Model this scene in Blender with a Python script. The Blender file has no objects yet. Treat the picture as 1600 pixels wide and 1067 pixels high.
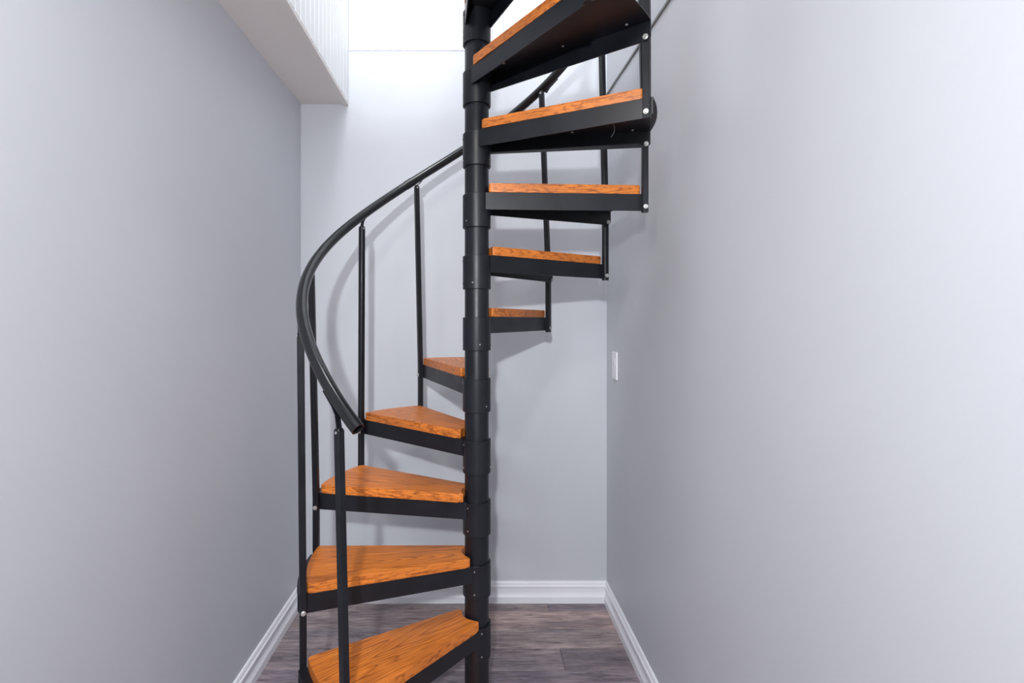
import bpy, bmesh, math, random
from mathutils import Vector, Matrix

random.seed(7)
scene = bpy.context.scene
COL = scene.collection
R = math.radians

# ------------------------------------------------------------------ camera
CAMZ = 1.361
F = 806.0
cd = bpy.data.cameras.new('camera')
cam = bpy.data.objects.new('camera', cd)
COL.objects.link(cam)
cam.location = (0, 0, CAMZ)
cam.rotation_euler = (R(90), 0, 0)
cd.sensor_width = 36.0
cd.lens = F / 1600.0 * 36.0
cd.shift_x = 59.0 / 1600.0
cd.shift_y = -34.0 / 1600.0
cd.clip_start = 0.02
scene.camera = cam

# ------------------------------------------------------------------ world, lights, exposure
world = bpy.data.worlds.new('world')
scene.world = world
world.use_nodes = True
world.node_tree.nodes['Background'].inputs[0].default_value = (0.9, 0.95, 1.0, 1)
world.node_tree.nodes['Background'].inputs[1].default_value = 0.3

scene.view_settings.view_transform = 'Standard'
scene.view_settings.look = 'None'
scene.view_settings.gamma = 1.0
scene.view_settings.use_curve_mapping = False
scene.view_settings.exposure = 0.17


def area(name, loc, target, power, size, color=(1, 1, 1), shape='DISK', size_y=None):
    ld = bpy.data.lights.new(name, 'AREA')
    ld.energy = power
    ld.color = color
    ld.shape = shape
    ld.size = size
    if size_y:
        ld.size_y = size_y
    o = bpy.data.objects.new(name, ld)
    COL.objects.link(o)
    o.location = loc
    d = Vector(target) - Vector(loc)
    o.rotation_euler = d.to_track_quat('-Z', 'Y').to_euler()
    return o


# a lamp standing just behind the camera, three ceiling lamps of the front room, daylight from a window upstairs
area('standing_lamp_light', (-0.12, -0.65, 1.80), (0.1, 2.4, 0.2), 34, 0.065, (0.95, 0.97, 1.0))
area('ceiling_lamp_light', (-1.0, -1.0, 2.39), (-0.9, -0.9, 0), 22, 0.5, (0.97, 0.98, 1.0))
area('ceiling_lamp_light', (1.1, -0.9, 2.39), (1.0, -0.8, 0), 6, 0.5, (0.97, 0.98, 1.0))
area('ceiling_lamp_light', (-0.15, 0.35, 2.39), (-0.1, 0.8, 0), 7, 0.15, (1.0, 0.98, 0.96))
area('rear_fill_light', (0.2, -2.95, 1.35), (0.0, 2.4, 0.6), 11, 1.8, (0.93, 0.97, 1.0), 'RECTANGLE', 1.3)  # added soft frontal fill behind the camera, no window there
area('upper_window_light', (-0.1, -2.9, 3.42), (-0.1, 2.4, 3.3), 140, 1.6, (0.93, 0.97, 1.0), 'RECTANGLE', 1.1)
area('upper_ceiling_light', (-0.15, 0.75, 4.95), (-0.15, 0.9, 0), 44, 0.8, (0.98, 0.99, 1.0))

# ------------------------------------------------------------------ helpers


def link(name, bm, mat, parent=None, smooth=False, recalc=True):
    if recalc:
        bmesh.ops.recalc_face_normals(bm, faces=bm.faces)
    me = bpy.data.meshes.new(name)
    bm.to_mesh(me)
    bm.free()
    if smooth:
        me.shade_smooth()
        try:
            me.set_sharp_from_angle(angle=R(40))
        except Exception:
            pass
    me.materials.append(mat)
    return place(name, me, parent)


def place(name, me, parent=None):
    o = bpy.data.objects.new(name, me)
    COL.objects.link(o)
    o.parent = parent
    return o


def box(bm, x0, x1, y0, y1, z0, z1):
    v = [bm.verts.new(p) for p in ((x0, y0, z0), (x1, y0, z0), (x1, y1, z0), (x0, y1, z0),
                                   (x0, y0, z1), (x1, y0, z1), (x1, y1, z1), (x0, y1, z1))]
    fs = []
    for f in ((3, 2, 1, 0), (4, 5, 6, 7), (0, 1, 5, 4), (1, 2, 6, 5), (2, 3, 7, 6), (3, 0, 4, 7)):
        fs.append(bm.faces.new([v[i] for i in f]))
    return v, fs


def prism(bm, pts, z0, z1):
    """extrude a plan outline (list of xy) between two heights"""
    a = [bm.verts.new((p[0], p[1], z0)) for p in pts]
    b = [bm.verts.new((p[0], p[1], z1)) for p in pts]
    n = len(pts)
    bot = bm.faces.new(a[::-1])
    top = bm.faces.new(b)
    sides = []
    for i in range(n):
        j = (i + 1) % n
        sides.append(bm.faces.new((a[i], a[j], b[j], b[i])))
    return bot, top, sides


def ring_stack(bm, prof, n=32, c=(0, 0), close=False):
    """lathe a list of (radius, z) about a vertical axis"""
    rows = []
    for r, z in prof:
        rows.append([bm.verts.new((c[0] + r * math.cos(2 * math.pi * i / n), c[1] + r * math.sin(2 * math.pi * i / n), z))
                     for i in range(n)])
    m = len(rows)
    for k in range(m if close else m - 1):
        p, q = rows[k], rows[(k + 1) % m]
        for i in range(n):
            j = (i + 1) % n
            bm.faces.new((p[i], p[j], q[j], q[i]))
    if not close:
        bm.faces.new(rows[0][::-1])
        bm.faces.new(rows[-1])
    return rows


def cyl_axis(bm, p, d, r, length, n=10):
    """solid cylinder starting at p along unit vector d"""
    p = Vector(p)
    d = Vector(d).normalized()
    u = d.orthogonal().normalized()
    w = d.cross(u)
    rows = []
    for t in (0, length):
        rows.append([bm.verts.new(p + d * t + (u * math.cos(2 * math.pi * i / n) + w * math.sin(2 * math.pi * i / n)) * r)
                     for i in range(n)])
    for i in range(n):
        j = (i + 1) % n
        bm.faces.new((rows[0][i], rows[0][j], rows[1][j], rows[1][i]))
    bm.faces.new(rows[0][::-1])
    bm.faces.new(rows[1])


def tag(o, label=None, cat=None, kind=None, group=None):
    if label:
        o['label'] = label
    if cat:
        o['category'] = cat
    if kind:
        o['kind'] = kind
    if group:
        o['group'] = group
    return o


# ------------------------------------------------------------------ materials


def new_mat(name):
    m = bpy.data.materials.new(name)
    m.use_nodes = True
    nt = m.node_tree
    return m, nt, nt.nodes['Principled BSDF']


def N(nt, kind, **kw):
    n = nt.nodes.new(kind)
    for k, v in kw.items():
        setattr(n, k, v)
    return n


def ramp(nt, stops):
    r = N(nt, 'ShaderNodeValToRGB')
    cr = r.color_ramp
    while len(cr.elements) < len(stops):
        cr.elements.new(0.5)
    for e, (p, c) in zip(cr.elements, stops):
        e.position = p
        e.color = (c[0], c[1], c[2], 1)
    return r


def paint(name, col, rough=0.55, bump=0.02, scale=120, var=0.02):
    m, nt, b = new_mat(name)
    tc = N(nt, 'ShaderNodeTexCoord')
    no = N(nt, 'ShaderNodeTexNoise')
    no.inputs['Scale'].default_value = 2.3
    no.inputs['Detail'].default_value = 3
    nt.links.new(tc.outputs['Object'], no.inputs['Vector'])
    rp = ramp(nt, [(0.3, [c * (1 - var) for c in col]), (0.7, [c * (1 + var) for c in col])])
    nt.links.new(no.outputs['Fac'], rp.inputs['Fac'])
    nt.links.new(rp.outputs['Color'], b.inputs['Base Color'])
    b.inputs['Roughness'].default_value = rough
    n2 = N(nt, 'ShaderNodeTexNoise')
    n2.inputs['Scale'].default_value = scale
    n2.inputs['Detail'].default_value = 2
    nt.links.new(tc.outputs['Object'], n2.inputs['Vector'])
    bp = N(nt, 'ShaderNodeBump')
    bp.inputs['Strength'].default_value = bump
    bp.inputs['Distance'].default_value = 0.01
    nt.links.new(n2.outputs['Fac'], bp.inputs['Height'])
    nt.links.new(bp.outputs['Normal'], b.inputs['Normal'])
    return m


def steel_mat():
    m, nt, b = new_mat('black_steel')
    tc = N(nt, 'ShaderNodeTexCoord')
    no = N(nt, 'ShaderNodeTexNoise')
    no.inputs['Scale'].default_value = 14
    no.inputs['Detail'].default_value = 6
    nt.links.new(tc.outputs['Object'], no.inputs['Vector'])
    rp = ramp(nt, [(0.35, (0.0050, 0.0060, 0.0095)), (0.75, (0.0085, 0.0100, 0.0155))])
    nt.links.new(no.outputs['Fac'], rp.inputs['Fac'])
    # sparse scuffs
    n2 = N(nt, 'ShaderNodeTexNoise')
    n2.inputs['Scale'].default_value = 55
    n2.inputs['Detail'].default_value = 8
    n2.inputs['Roughness'].default_value = 0.7
    nt.links.new(tc.outputs['Object'], n2.inputs['Vector'])
    r2 = ramp(nt, [(0.70, (0, 0, 0)), (0.78, (1, 1, 1))])
    nt.links.new(n2.outputs['Fac'], r2.inputs['Fac'])
    mx = N(nt, 'ShaderNodeMix', data_type='RGBA')
    nt.links.new(r2.outputs['Color'], mx.inputs['Factor'])
    nt.links.new(rp.outputs['Color'], mx.inputs[6])
    mx.inputs[7].default_value = (0.04, 0.04, 0.045, 1)
    nt.links.new(mx.outputs[2], b.inputs['Base Color'])
    rr = ramp(nt, [(0.3, (0.33,) * 3), (0.7, (0.45,) * 3)])
    nt.links.new(no.outputs['Fac'], rr.inputs['Fac'])
    nt.links.new(rr.outputs['Color'], b.inputs['Roughness'])
    b.inputs['Specular IOR Level'].default_value = 0.42
    return m


def simple(name, col, rough=0.4, metal=0.0):
    m, nt, b = new_mat(name)
    tc = N(nt, 'ShaderNodeTexCoord')
    no = N(nt, 'ShaderNodeTexNoise')
    no.inputs['Scale'].default_value = 90
    nt.links.new(tc.outputs['Object'], no.inputs['Vector'])
    rp = ramp(nt, [(0.3, [c * 0.93 for c in col]), (0.7, [min(1, c * 1.05) for c in col])])
    nt.links.new(no.outputs['Fac'], rp.inputs['Fac'])
    nt.links.new(rp.outputs['Color'], b.inputs['Base Color'])
    b.inputs['Roughness'].default_value = rough
    b.inputs['Metallic'].default_value = metal
    return m


def oak_mat():
    m, nt, b = new_mat('stained_oak')
    L = nt.links.new
    tc = N(nt, 'ShaderNodeTexCoord')
    oi = N(nt, 'ShaderNodeObjectInfo')
    mul = N(nt, 'ShaderNodeMath', operation='MULTIPLY')
    L(oi.outputs['Random'], mul.inputs[0])
    mul.inputs[1].default_value = 37.0
    comb = N(nt, 'ShaderNodeCombineXYZ')
    L(mul.outputs[0], comb.inputs['X'])
    L(mul.outputs[0], comb.inputs['Y'])
    add = N(nt, 'ShaderNodeVectorMath', operation='ADD')
    L(tc.outputs['Object'], add.inputs[0])
    L(comb.outputs[0], add.inputs[1])
    # contour lines of a stretched noise: cathedral grain
    mp = N(nt, 'ShaderNodeMapping')
    mp.inputs['Scale'].default_value = (0.75, 9.0, 20.0)
    L(add.outputs[0], mp.inputs['Vector'])
    n1 = N(nt, 'ShaderNodeTexNoise')
    n1.inputs['Scale'].default_value = 1.0
    n1.inputs['Detail'].default_value = 1.6
    n1.inputs['Roughness'].default_value = 0.35
    L(mp.outputs[0], n1.inputs['Vector'])
    k = N(nt, 'ShaderNodeMath', operation='MULTIPLY')
    L(n1.outputs['Fac'], k.inputs[0])
    k.inputs[1].default_value = 34.0
    fr = N(nt, 'ShaderNodeMath', operation='FRACT')
    L(k.outputs[0], fr.inputs[0])
    lines = ramp(nt, [(0.0, (0.20,) * 3), (0.14, (0.62,) * 3), (0.5, (0.98,) * 3), (0.84, (0.85,) * 3), (1.0, (0.20,) * 3)])
    L(fr.outputs[0], lines.inputs['Fac'])
    # fine pores
    mp2 = N(nt, 'ShaderNodeMapping')
    mp2.inputs['Scale'].default_value = (9, 260, 120)
    L(add.outputs[0], mp2.inputs['Vector'])
    n2 = N(nt, 'ShaderNodeTexNoise')
    n2.inputs['Scale'].default_value = 1.0
    n2.inputs['Detail'].default_value = 3
    L(mp2.outputs[0], n2.inputs['Vector'])
    pores = ramp(nt, [(0.36, (0.30,) * 3), (0.50, (1.0,) * 3)])
    L(n2.outputs['Fac'], pores.inputs['Fac'])
    mm = N(nt, 'ShaderNodeMath', operation='MULTIPLY')
    L(lines.outputs['Color'], mm.inputs[0])
    L(pores.outputs['Color'], mm.inputs[1])
    col = ramp(nt, [(0.05, (0.27, 0.066, 0.010)), (0.45, (0.55, 0.152, 0.021)), (1.0, (0.78, 0.245, 0.036))])
    L(mm.outputs[0], col.inputs['Fac'])
    # broad tone variation and a little wear
    n3 = N(nt, 'ShaderNodeTexNoise')
    n3.inputs['Scale'].default_value = 6
    n3.inputs['Detail'].default_value = 3
    L(add.outputs[0], n3.inputs['Vector'])
    tone = ramp(nt, [(0.3, (0.82, 0.80, 0.78)), (0.7, (1.08, 1.08, 1.08))])
    L(n3.outputs['Fac'], tone.inputs['Fac'])
    mx = N(nt, 'ShaderNodeMix', data_type='RGBA', blend_type='MULTIPLY')
    mx.inputs['Factor'].default_value = 1.0
    L(col.outputs['Color'], mx.inputs[6])
    L(tone.outputs['Color'], mx.inputs[7])
    L(mx.outputs[2], b.inputs['Base Color'])
    b.inputs['Roughness'].default_value = 0.42
    bp = N(nt, 'ShaderNodeBump')
    bp.inputs['Strength'].default_value = 0.08
    bp.inputs['Distance'].default_value = 0.003
    L(mm.outputs[0], bp.inputs['Height'])
    L(bp.outputs['Normal'], b.inputs['Normal'])
    return m


def plank_mat():
    m, nt, b = new_mat('dark_vinyl_plank')
    L = nt.links.new
    tc = N(nt, 'ShaderNodeTexCoord')
    oi = N(nt, 'ShaderNodeObjectInfo')
    mul = N(nt, 'ShaderNodeMath', operation='MULTIPLY')
    L(oi.outputs['Random'], mul.inputs[0])
    mul.inputs[1].default_value = 53.0
    comb = N(nt, 'ShaderNodeCombineXYZ')
    L(mul.outputs[0], comb.inputs['X'])
    L(mul.outputs[0], comb.inputs['Z'])
    add = N(nt, 'ShaderNodeVectorMath', operation='ADD')
    L(tc.outputs['Object'], add.inputs[0])
    L(comb.outputs[0], add.inputs[1])
    mp = N(nt, 'ShaderNodeMapping')
    mp.inputs['Scale'].default_value = (9.0, 80, 1)
    L(add.outputs[0], mp.inputs['Vector'])
    n1 = N(nt, 'ShaderNodeTexNoise')
    n1.inputs['Scale'].default_value = 1.0
    n1.inputs['Detail'].default_value = 7
    n1.inputs['Roughness'].default_value = 0.72
    n1.inputs['Distortion'].default_value = 0.6
    L(mp.outputs[0], n1.inputs['Vector'])
    grain = ramp(nt, [(0.27, (0.05, 0.042, 0.046)), (0.42, (0.24, 0.206, 0.216)), (0.57, (0.39, 0.345, 0.352)), (0.75, (0.60, 0.54, 0.53))])
    L(n1.outputs['Fac'], grain.inputs['Fac'])
    # knots / broad patches
    mp2 = N(nt, 'ShaderNodeMapping')
    mp2.inputs['Scale'].default_value = (3, 9, 1)
    L(add.outputs[0], mp2.inputs['Vector'])
    n2 = N(nt, 'ShaderNodeTexNoise')
    n2.inputs['Scale'].default_value = 1.5
    n2.inputs['Detail'].default_value = 4
    L(mp2.outputs[0], n2.inputs['Vector'])
    tone = ramp(nt, [(0.3, (0.62, 0.60, 0.64)), (0.7, (1.3, 1.22, 1.16))])
    L(n2.outputs['Fac'], tone.inputs['Fac'])
    mx = N(nt, 'ShaderNodeMix', data_type='RGBA', blend_type='MULTIPLY')
    mx.inputs['Factor'].default_value = 1.0
    L(grain.outputs['Color'], mx.inputs[6])
    L(tone.outputs['Color'], mx.inputs[7])
    # per plank tint
    mx2 = N(nt, 'ShaderNodeMix', data_type='RGBA', blend_type='MULTIPLY')
    mx2.inputs['Factor'].default_value = 1.0
    L(mx.outputs[2], mx2.inputs[6])
    L(oi.outputs['Color'], mx2.inputs[7])
    L(mx2.outputs[2], b.inputs['Base Color'])
    b.inputs['Roughness'].default_value = 0.42
    bp = N(nt, 'ShaderNodeBump')
    bp.inputs['Strength'].default_value = 0.12
    bp.inputs['Distance'].default_value = 0.003
    L(n1.outputs['Fac'], bp.inputs['Height'])
    L(bp.outputs['Normal'], b.inputs['Normal'])
    return m


M_WALL = paint('grey_wall_paint', (0.59, 0.608, 0.652), 0.5)
M_WHITE = paint('white_ceiling_paint', (0.80, 0.77, 0.74), 0.6)
M_BEAD = paint('white_beadboard_paint', (0.84, 0.85, 0.86), 0.4, 0.01)
M_TRIM = paint('white_trim_gloss', (0.89, 0.90, 0.95), 0.28, 0.005)
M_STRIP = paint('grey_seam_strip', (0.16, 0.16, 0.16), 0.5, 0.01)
M_STEEL = steel_mat()
M_OAK = oak_mat()
M_PLANK = plank_mat()
M_SUB = simple('dark_subfloor', (0.03, 0.028, 0.028), 0.8)
M_ZINC = simple('zinc_bolt', (0.72, 0.72, 0.70), 0.3, 0.85)
M_PLATE = simple('white_switch_plastic', (0.86, 0.87, 0.89), 0.35)
M_VINYL = simple('black_rail_vinyl', (0.009, 0.011, 0.013), 0.2)

# ------------------------------------------------------------------ the room
XL, XR, YB = -0.837, 0.6395, 2.490       # left wall, right wall, back wall faces
ZC, ZU, ZT = 2.402, 2.660, 5.0           # ceiling below, upper floor, ceiling above
XS = -0.6055                             # face of the beadboard side of the stairwell
YO = 1.08                                # front edge of the stairwell opening
YF = -3.0


def struct(name, boxes, mat):
    bm = bmesh.new()
    for b in boxes:
        box(bm, *b)
    return tag(link(name, bm, mat), kind='structure')


floor = struct('floor', [(-2.6, 2.6, YF, YB, -0.08, -0.006)], M_SUB)
struct('wall_left', [(XL - 0.12, XL, 0.88, YB, 0, ZC), (-2.6, XL - 0.12, 0.88, 1.0, 0, ZC)], M_WALL)
struct('wall_right', [(XR, XR + 0.12, 0.585, YB, 0, ZT), (XR + 0.12, 2.6, 0.585, 0.7, 0, ZC), (XR, XR + 0.12, YF, 0.585, ZC, ZT)], M_WALL)
wall_back = struct('wall_back', [(-3.0, XR + 0.12, YB, YB + 0.12, 0, ZT)], M_WALL)
struct('wall_front_room_left', [(-2.72, -2.6, YF, 1.0, 0, ZC)], M_WALL)
struct('wall_front_room_right', [(2.6, 2.72, YF, 0.7, 0, ZC)], M_WALL)
struct('wall_front_room_rear', [(-2.72, 2.72, YF - 0.12, YF, 0, ZC)], M_WALL)
struct('ceiling', [(-3.0, XS - 0.031, YF, YB, ZC, ZU), (XS - 0.031, XR, YF, YO, ZC, ZU), (XR, 2.72, YF, 0.7, ZC, ZU)], M_WHITE)
struct('wall_upper_left', [(-3.12, -3.0, YF, YB, ZU, ZT)], M_BEAD)
struct('wall_upper_rear', [(-3.0, XR, YF - 0.12, YF, ZU, ZT)], M_BEAD)
struct('ceiling_upper', [(-3.12, XR + 0.12, YF - 0.12, YB + 0.12, ZT, ZT + 0.1)], M_BEAD)

# floor planks, each one a piece
PW = 0.1365
TONES = [(0.72, 0.72, 0.80), (0.85, 0.83, 0.88), (1.0, 0.97, 0.97), (1.15, 1.05, 1.0)]
TINT = {(0, True): (0.72, 0.70, 0.78), (0, False): (0.88, 0.84, 0.84), (1, True): (1.30, 1.15, 1.08), (1, False): (0.92, 0.88, 0.88),
        (2, True): (1.05, 1.01, 0.98), (2, False): (0.78, 0.77, 0.82), (3, True): (0.66, 0.64, 0.70), (3, False): (0.86, 0.84, 0.88),
        (4, True): (0.74, 0.73, 0.82), (4, False): (0.74, 0.74, 0.84), (5, True): (0.72, 0.72, 0.82)}
row = 0
y1 = 2.411 + PW
while y1 > YF:
    y0 = y1 - PW
    ya, yb = max(y0, YF) + 0.0006, min(y1, YB) - 0.0006
    xa, xb = (XL, XR) if y0 > 0.6 else (-2.6, 2.6)
    joint = {0: 0.35, 1: 0.02 - 0.05, 3: 0.354, 2: -0.31}.get(row, random.uniform(0, 1.22))
    js = sorted(set([xa] + [joint + i * 1.22 for i in range(-4, 5) if xa + 0.03 < joint + i * 1.22 < xb - 0.03] + [xb]))
    for a, b_ in zip(js[:-1], js[1:]):
        bm = bmesh.new()
        cx, cy = (a + b_) / 2, (ya + yb) / 2
        v, fs = box(bm, a + 0.0006 - cx, b_ - 0.0006 - cx, ya - cy, yb - cy, -0.006, 0.0)
        bmesh.ops.bevel(bm, geom=list(fs[1].edges), offset=0.0009, segments=1, affect='EDGES')
        o = link('floor_plank', bm, M_PLANK, floor)
        o.location = (cx, cy, 0)
        o.color = (*TINT[(row, b_ > 0.5)], 1) if (row, b_ > 0.5) in TINT else (*random.choice(TONES), 1)
    y1 = y0
    row += 1

# baseboards with a moulded profile
PROF = [(0, 0), (0.017, 0), (0.017, 0.030), (0.012, 0.041), (0.0095, 0.050), (0.0095, 0.070), (0.0145, 0.0755), (0.0145, 0.081),
        (0.009, 0.0875), (0.0095, 0.093), (0.006, 0.101), (0, 0.102)]


def baseboard(name, a, b, nrm, m0, m1):
    """profile swept from a to b; m0/m1 = how far each end is mitred back per unit depth"""
    bm = bmesh.new()
    a, b = Vector(a), Vector(b)
    d = (b - a).normalized()
    n = Vector(nrm)
    ra = [bm.verts.new(a + n * t + d * (t * m0) + Vector((0, 0, z))) for t, z in PROF]
    rb = [bm.verts.new(b + n * t - d * (t * m1) + Vector((0, 0, z))) for t, z in PROF]
    for i in range(len(PROF)):
        j = (i + 1) % len(PROF)
        bm.faces.new((ra[i], ra[j], rb[j], rb[i]))
    bm.faces.new(ra)
    bm.faces.new(rb[::-1])
    return tag(link(name, bm, M_TRIM), kind='structure')


baseboard('baseboard_back', (XL, YB, 0), (XR, YB, 0), (0, -1, 0), 1, 1)
baseboard('baseboard_left', (XL, YB, 0), (XL, 0.88, 0), (1, 0, 0), 1, 0)
baseboard('baseboard_right', (XR, YB, 0), (XR, 0.585, 0), (-1, 0, 0), 1, 0)

# beadboard: side of the stairwell above the soffit, and the upper part of the back wall
side = struct('wall_stairwell_side', [(XS - 0.031, XS - 0.009, YO, YB, ZC, 3.70)], M_BEAD)
BW = 0.0533
bm = bmesh.new()
pts = [(-0.009, -BW / 2 + 0.0021), (-0.003, -BW / 2 + 0.0021), (0, -BW / 2 + 0.0042), (0, BW / 2 - 0.0042), (-0.003, BW / 2 - 0.0021), (-0.009, BW / 2 - 0.0021)]
prism(bm, pts, 0, 1)
bmesh.ops.recalc_face_normals(bm, faces=bm.faces)
bead_me = bpy.data.meshes.new('beadboard_plank')
bm.to_mesh(bead_me)
bm.free()
bead_me.materials.append(M_BEAD)
y = YB - BW / 2
while y > YO + BW / 2:
    o = place('beadboard_plank', bead_me, side)
    o.location = (XS, y, ZC + 0.004)
    o.scale = (1, 1, 3.69 - ZC - 0.004)
    y -= BW
x = XS + BW / 2
while x < XR - BW / 2 + 0.02:
    o = place('beadboard_plank', bead_me, wall_back)
    w = min(BW, (XR - (x - BW / 2)))
    o.location = (x - (BW - w) / 2, YB - 0.004, ZU)
    o.rotation_euler = (0, 0, R(-90))
    o.scale = (0.44, w / BW, 4.2 - ZU)
    x += BW
struct('trim_1', [(XS - 0.029, XS - 0.001, YO, YB, ZC - 0.009, ZC + 0.0035)], M_WHITE)
struct('trim_2', [(XS - 0.04, XS + 0.008, YO, YB, 3.70, 3.72)], M_TRIM)
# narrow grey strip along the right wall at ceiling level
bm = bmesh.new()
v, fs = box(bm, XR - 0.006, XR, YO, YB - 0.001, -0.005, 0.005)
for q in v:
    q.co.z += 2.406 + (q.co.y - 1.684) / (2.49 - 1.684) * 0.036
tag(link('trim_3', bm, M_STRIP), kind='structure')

# ------------------------------------------------------------------ spiral staircase
PX, PY = 0.0083, 1.698                    # pole centre
RB = 0.546                                # baluster circle
STEP = 29.55
TH1 = 233.9
H = 0.2


def theta(k):
    return TH1 - (k - 1) * STEP


def bolt_z(k):                            # bolt in the nosing flange of tread k
    return CAMZ + (k - 6.17) * H


stair = bpy.data.objects.new('spiral_staircase', None)
COL.objects.link(stair)
stair.location = (PX, PY, 0)
tag(stair, 'black steel spiral staircase with orange stained oak treads and curved handrail', 'staircase')

# pole
bm = bmesh.new()
RT = 0.0395
ring_stack(bm, [(RT, 0.008), (RT, 3.70), (RT - 0.004, 3.712)], 40)
link('center_pole', bm, M_STEEL, stair, True)
bm = bmesh.new()
ring_stack(bm, [(0.12, 0.0), (0.12, 0.007), (0.118, 0.009)], 40)
bp = link('base_plate', bm, M_STEEL, stair, True)
for i in range(4):
    bm = bmesh.new()
    a = R(45 + 90 * i)
    cyl_axis(bm, (0.095 * math.cos(a), 0.095 * math.sin(a), 0.009), (0, 0, 1), 0.009, 0.007, 6)
    link('bolt', bm, M_ZINC, bp)

# tread in its own frame: +X along the middle of the tread, nosing at +half step, rear at -half step, z=0 at wood top
HS = STEP / 2
WT = 0.029                                # wood thickness
FD = 0.0545                               # flange depth
PT = 0.004                                # plate thickness


def ax(angle, along, off):
    """point at 'along' on the axis 'angle' (deg), shifted 'off' to its counter-clockwise side"""
    c, s = math.cos(R(angle)), math.sin(R(angle))
    return Vector((along * c - off * s, along * s + off * c))


def line_offset(p, q, d):
    t = (q - p).normalized()
    n = Vector((-t.y, t.x))
    return p + n * d, q + n * d


def arc_between(p, q, r, n):
    a0, a1 = math.atan2(p.y, p.x), math.atan2(q.y, q.x)
    return [Vector((r * math.cos(a0 + (a1 - a0) * i / n), r * math.sin(a0 + (a1 - a0) * i / n))) for i in range(n + 1)]


RO = RB + 0.014
nos_h, nos_t = ax(HS, 0.030, 0.037), ax(HS, RO, -0.0105)
rear_h, rear_t = ax(-HS, 0.030, -0.037), ax(-HS, RO, 0.0105)

# steel pan: plate plus two flanges
bm = bmesh.new()
ph_n, ph_r = ax(HS, 0.032, 0.036), ax(-HS, 0.032, -0.036)
hub = arc_between(ph_r, ph_n, 0.0465, 8)
outline = [rear_t] + arc_between(rear_t, nos_t, RO, 14)[1:-1] + [nos_t, ph_n] + hub[::-1][1:-1] + [ph_r]
prism(bm, [(p.x, p.y) for p in outline], -WT - PT, -WT)
for (h_, t_, sgn) in ((nos_h, nos_t, -1), (rear_h, rear_t, 1)):
    i0, i1 = line_offset(h_, t_, 0.004 * sgn)
    # outline in the flange's own plane with a chamfered lower outer corner
    c = 0.010
    d = (t_ - h_).normalized()
    prof = [(h_, -WT), (t_, -WT), (t_, -WT - FD + c), (t_ - d * c, -WT - FD), (h_, -WT - FD)]
    off = i0 - h_
    a = [bm.verts.new((p.x, p.y, z - 0.0002)) for p, z in prof]
    b_ = [bm.verts.new((p.x + off.x, p.y + off.y, z - 0.0002)) for p, z in prof]
    bm.faces.new(a)
    bm.faces.new(b_[::-1])
    for i in range(5):
        j = (i + 1) % 5
        bm.faces.new((a[i], b_[i], b_[j], a[j]))
bmesh.ops.recalc_face_normals(bm, faces=bm.faces)
pan_me = bpy.data.meshes.new('tread_frame')
bm.to_mesh(pan_me)
bm.free()
pan_me.materials.append(M_STEEL)

# wooden board with rounded edges and a notch round the pole
RW = RB - 0.0125


def rounded(pts, idx_r, seg=5):
    out = []
    n = len(pts)
    for i, p in enumerate(pts):
        r = idx_r.get(i)
        if not r:
            out.append(p)
            continue
        a, b2 = (pts[i - 1] - p), (pts[(i + 1) % n] - p)
        r1 = min(r, a.length * 0.45)
        r2 = min(r, b2.length * 0.45)
        p0, p2 = p + a.normalized() * r1, p + b2.normalized() * r2
        for s in range(seg + 1):
            t = s / seg
            out.append(p0 * (1 - t) ** 2 + p * 2 * t * (1 - t) + p2 * t * t)
    return out


wn_h, wn_t = ax(HS, 0.036, 0.042), ax(HS, RW, -0.0085)
wr_h, wr_t = ax(-HS, 0.036, -0.040), ax(-HS, RW, 0.0085)
arc = arc_between(wr_t, wn_t, RW, 16)
# hub notch follows the collar
a_n, a_r = ax(HS, 0.052, 0.018), ax(-HS, 0.052, -0.018)
notch = arc_between(a_n, a_r, 0.0505, 8)
base = arc + [wn_h] + notch + [wr_h]
idx = {0: 0.006, len(arc) - 1: 0.006, len(arc): 0.022, len(base) - 1: 0.022}
outline = rounded(base, idx)
bm = bmesh.new()
bot, top, sides = prism(bm, [(p.x, p.y) for p in outline], -WT + 0.0003, 0.0)
bmesh.ops.bevel(bm, geom=list(set(top.edges) | set(bot.edges)), offset=0.0065, segments=3, profile=0.6, affect='EDGES', clamp_overlap=True)
bmesh.ops.recalc_face_normals(bm, faces=bm.faces)
wood_me = bpy.data.meshes.new('wood_tread')
bm.to_mesh(wood_me)
bm.free()
wood_me.shade_smooth()
wood_me.set_sharp_from_angle(angle=R(35))
wood_me.materials.append(M_OAK)

# hub collar
bm = bmesh.new()
CR = 0.0460
ring_stack(bm, [(RT + 0.0012, -WT - 0.110), (CR - 0.001, -WT - 0.110), (CR, -WT - 0.109), (CR, -WT - 0.003), (CR - 0.001, -WT - 0.002),
                (RT + 0.0012, -WT - 0.002)], 40, close=True)
bmesh.ops.recalc_face_normals(bm, faces=bm.faces)
col_me = bpy.data.meshes.new('hub_collar')
bm.to_mesh(col_me)
bm.free()
col_me.shade_smooth()
col_me.set_sharp_from_angle(angle=R(40))
col_me.materials.append(M_STEEL)


def mesh_of(name, fn, mat):
    bm = bmesh.new()
    fn(bm)
    bmesh.ops.recalc_face_normals(bm, faces=bm.faces)
    me = bpy.data.meshes.new(name)
    bm.to_mesh(me)
    bm.free()
    me.materials.append(mat)
    return me


ZB = -0.073                               # bolt height below the wood top


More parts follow.
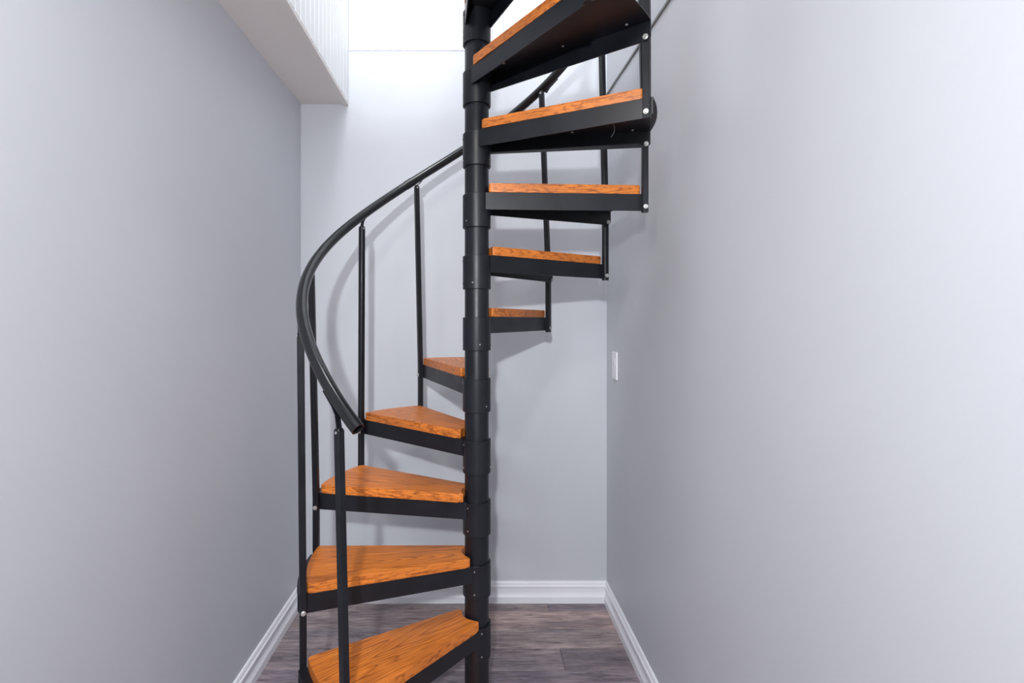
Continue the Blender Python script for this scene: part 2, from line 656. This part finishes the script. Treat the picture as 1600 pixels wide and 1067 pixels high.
def make_bolt(sgn):
    """bolt at the baluster axis; sgn +1: nosing (flange on the clockwise side), -1: rear"""
    def fn(bm):
        ang = HS * sgn
        c = ax(ang, RB, 0)
        t = ax(ang, 0, 1) * sgn           # points out through the baluster
        t3 = Vector((t.x, t.y, 0))
        p_out = Vector((c.x, c.y, ZB)) + t3 * 0.0096
        p_in = Vector((c.x, c.y, ZB)) - t3 * 0.0149
        cyl_axis(bm, p_in - t3 * 0.002, t3, 0.004, 0.0285, 8)
        cyl_axis(bm, p_out, t3, 0.0074, 0.0012, 14)
        cyl_axis(bm, p_out + t3 * 0.0012, t3, 0.0054, 0.0040, 6)
        cyl_axis(bm, p_in, -t3, 0.0076, 0.0012, 14)
        cyl_axis(bm, p_in - t3 * 0.0012, -t3, 0.0056, 0.0045, 6)
    return mesh_of('bolt', fn, M_ZINC)


bolt_n, bolt_r = make_bolt(1), make_bolt(-1)


def make_screw(ang, r):
    def fn(bm):
        p = ax(ang, r, 0)
        cyl_axis(bm, (p.x, p.y, -WT - PT), (0, 0, -1), 0.0042, 0.0016, 10)
        cyl_axis(bm, (p.x, p.y, -WT - PT - 0.0016), (0, 0, -1), 0.0026, 0.0012, 10)
    return mesh_of('screw', fn, M_ZINC)


screws = [make_screw(HS - 3.3, 0.31), make_screw(HS - 3.3, 0.50), make_screw(-HS + 3.3, 0.31), make_screw(-HS + 3.3, 0.50), make_screw(4.0, 0.115)]


def make_set(ang, z):
    def fn(bm):
        d = Vector((math.cos(R(ang)), math.sin(R(ang)), 0))
        cyl_axis(bm, d * (CR - 0.0008) + Vector((0, 0, z)), d, 0.0023, 0.0022, 8)
    return mesh_of('set_screw', fn, M_ZINC if int(ang) % 2 else M_STEEL)


sets = [make_set(a, z) for a, z in ((71, -WT - 0.018), (71, -WT - 0.092), (150, -WT - 0.018), (152, -WT - 0.092), (-80, -WT - 0.018), (-80, -WT - 0.092),
                                     (210, -WT - 0.02), (211, -WT - 0.09))]

for k in range(0, 13):
    fr = place('tread_frame', pan_me, stair)
    fr.location = (0, 0, bolt_z(k) - ZB - (0.038 if k == 0 else 0))
    fr.rotation_euler = (0, 0, R(theta(k) - HS))
    place('wood_tread', wood_me, fr)
    place('hub_collar', col_me, fr)
    if k > 0:
        place('bolt', bolt_n, fr)
    if k < 12:
        place('bolt', bolt_r, fr)
    for s in screws:
        place('screw', s, fr)
    for s in sets:
        place('set_screw', s, fr)

# handrail path (angle -> height relative to the camera)
RZ = [(238.4, -0.262), (233.9, -0.226), (219.0, -0.104), (204.3, 0.003), (189.5, 0.105), (174.8, 0.203), (160.0, 0.302), (145.3, 0.402), (130.5, 0.505),
      (115.7, 0.608), (101.0, 0.705), (86.2, 0.800), (71.4, 0.895), (56.6, 0.990), (41.8, 1.090), (27.1, 1.190), (-2.5, 1.392), (-32.0, 1.594),
      (-61.6, 1.796), (-91.1, 1.998)]


def rail_z(t):
    for (a, za), (b_, zb) in zip(RZ[:-1], RZ[1:]):
        if a >= t >= b_:
            return za + (zb - za) * (a - t) / (a - b_)
    return RZ[0][1] if t > RZ[0][0] else RZ[-1][1]


def rail_s(t):                            # smoothed height
    return sum(rail_z(max(min(t + d, 238.4), -91.1)) for d in (-6, -3, 0, 3, 6)) / 5 if t < 230 else rail_z(t)


def rail_p(t):
    return Vector((RB * math.cos(R(t)), RB * math.sin(R(t)), CAMZ + rail_s(t)))


def sweep(bm, path, r, n=18, inner=None):
    rows = []
    for i, p in enumerate(path):
        d = (path[min(i + 1, len(path) - 1)] - path[max(i - 1, 0)]).normalized()
        u = Vector((0, 0, 1)).cross(d).normalized()
        w = d.cross(u)
        rows.append([bm.verts.new(p + (u * math.cos(2 * math.pi * j / n) + w * math.sin(2 * math.pi * j / n)) * r) for j in range(n)])
    for a, b_ in zip(rows[:-1], rows[1:]):
        for j in range(n):
            bm.faces.new((a[j], a[(j + 1) % n], b_[(j + 1) % n], b_[j]))
    return rows


bm = bmesh.new()
path = [rail_p(238.4 - i * (238.4 + 91.1) / 150) for i in range(151)]
RR = 0.0172
rows = sweep(bm, path, RR)
# open hollow end
d0 = (path[1] - path[0]).normalized()
c0 = path[0]
inner = [bm.verts.new(c0 + (v.co - c0) * 0.78) for v in rows[0]]
deep = [bm.verts.new(v.co + d0 * 0.07) for v in inner]
n = 18
for j in range(n):
    k2 = (j + 1) % n
    bm.faces.new((rows[0][j], inner[j], inner[k2], rows[0][k2]))
    bm.faces.new((inner[j], deep[j], deep[k2], inner[k2]))
bm.faces.new(deep)
bm.faces.new(rows[-1])
rail = link('handrail', bm, M_VINYL, stair, True)
tag(rail, 'curved black tubular handrail with an open end')
# joint sleeve on the rail
bm = bmesh.new()
rows = sweep(bm, [rail_p(122.5 - i * 0.8) for i in range(5)], RR + 0.0011)
bm.faces.new(rows[0][::-1])
bm.faces.new(rows[-1])
link('rail_sleeve', bm, M_VINYL, rail, True)

# thin stray thread hanging from under the ninth tread
bm = bmesh.new()
tz = CAMZ + 0.6055
sweep(bm, [Vector((0.4135 + 0.010 * math.sin(i / 8 * 3.0) - 0.004 * i / 8, -0.118, tz - 0.046 * i / 8)) for i in range(9)], 0.0008, 6)
tag(link('loose_thread', bm, M_ZINC, stair), 'thin pale loose thread')

# balusters: square tubes, each leaning a little as in place
LEAN = {1: -0.016, 2: -0.007, 3: -0.017, 4: 0.003, 5: -0.016, 6: -0.012, 7: -0.028, 8: -0.016, 9: -0.020, 10: -0.006, 11: -0.006, 12: 0.0}
BWD = 0.0095
for k in range(1, 13):
    t = theta(k)
    zb0 = bolt_z(k - 1) - 0.0175 - (0.038 if k == 1 else 0)
    zt0 = CAMZ + rail_s(t) - 0.038
    full = zt0 - zb0
    c = Vector((RB * math.cos(R(t)), RB * math.sin(R(t))))
    ca, sa = math.cos(R(t)), math.sin(R(t))
    bm = bmesh.new()
    rings = []
    flat = bolt_z(k) + 0.03                # straight up to the upper bolt, leaning above it
    for z, f, s in ((zb0, 0, 1), (flat, 0, 1), (zt0 - 0.006, 1, 1), (zt0, 1, 0.72)):
        ring = []
        ch = 0.0016
        b_ = BWD * s
        for (u, w) in ((b_, -b_ + ch), (b_, b_ - ch), (b_ - ch, b_), (-b_ + ch, b_), (-b_, b_ - ch), (-b_, -b_ + ch), (-b_ + ch, -b_), (b_ - ch, -b_)):
            ring.append(bm.verts.new((c.x + u * ca - w * sa + LEAN[k] * f, c.y + u * sa + w * ca, z)))
        rings.append(ring)
    for a, b2 in zip(rings[:-1], rings[1:]):
        for j in range(8):
            bm.faces.new((a[j], a[(j + 1) % 8], b2[(j + 1) % 8], b2[j]))
    bm.faces.new(rings[0][::-1])
    bm.faces.new(rings[-1])
    bal = link('baluster', bm, M_STEEL, stair)
    # bent strap from the top of the tube to the underside of the rail
    topc = Vector((c.x + LEAN[k], c.y, zt0))
    tt = math.degrees(math.atan2(topc.y, topc.x))
    tt = t + ((tt - t + 180) % 360 - 180)
    pts = [topc + Vector((0, 0, -0.03)), topc + Vector((0, 0, 0.002))]
    for dt, dr, dz in ((1.2, 0.006, -RR - 0.010), (2.6, 0.007, -RR - 0.001), (6.5, 0.008, -RR + 0.001)):
        p = rail_p(tt - dt)
        pts.append(Vector((p.x + ca * dr, p.y + sa * dr, p.z + dz)))
    bm = bmesh.new()
    rows = []
    rad = Vector((ca, sa, 0))
    for i, p in enumerate(pts):
        d = (pts[min(i + 1, len(pts) - 1)] - pts[max(i - 1, 0)]).normalized()
        w = d.cross(rad).normalized()
        rows.append([bm.verts.new(p + rad * x_ * 0.0075 + w * y_ * 0.0016) for x_, y_ in ((-1, -1), (1, -1), (1, 1), (-1, 1))])
    for a, b2 in zip(rows[:-1], rows[1:]):
        for j in range(4):
            bm.faces.new((a[j], a[(j + 1) % 4], b2[(j + 1) % 4], b2[j]))
    bm.faces.new(rows[0][::-1])
    bm.faces.new(rows[-1])
    link('rail_bracket', bm, M_STEEL, bal)
    bm = bmesh.new()
    cyl_axis(bm, topc + Vector((0, 0, -0.010)) - rad * 0.011, rad, 0.0036, 0.022, 8)
    link('rivet', bm, M_ZINC, bal)

# ------------------------------------------------------------------ light switch on the right wall
sw = bpy.data.objects.new('light_switch', None)
COL.objects.link(sw)
sw.location = (XR, 2.338, 1.153)
tag(sw, 'white plastic light switch plate on grey right wall near the corner', 'light switch')
bm = bmesh.new()
v, fs = box(bm, -0.006, 0, -0.0375, 0.0375, -0.0625, 0.0625)
bmesh.ops.bevel(bm, geom=list(fs[5].edges), offset=0.0025, segments=2, affect='EDGES')
link('plate', bm, M_PLATE, sw)
bm = bmesh.new()
v, fs = box(bm, -0.0085, -0.0058, -0.0165, 0.0165, -0.033, 0.033)
v[0].co.x += 0.002
v[3].co.x += 0.002
link('rocker', bm, M_PLATE, sw)
for z in (-0.049, 0.049):
    bm = bmesh.new()
    cyl_axis(bm, (-0.0058, 0, z), (-1, 0, 0), 0.003, 0.001, 10)
    link('screw', bm, M_PLATE, sw)
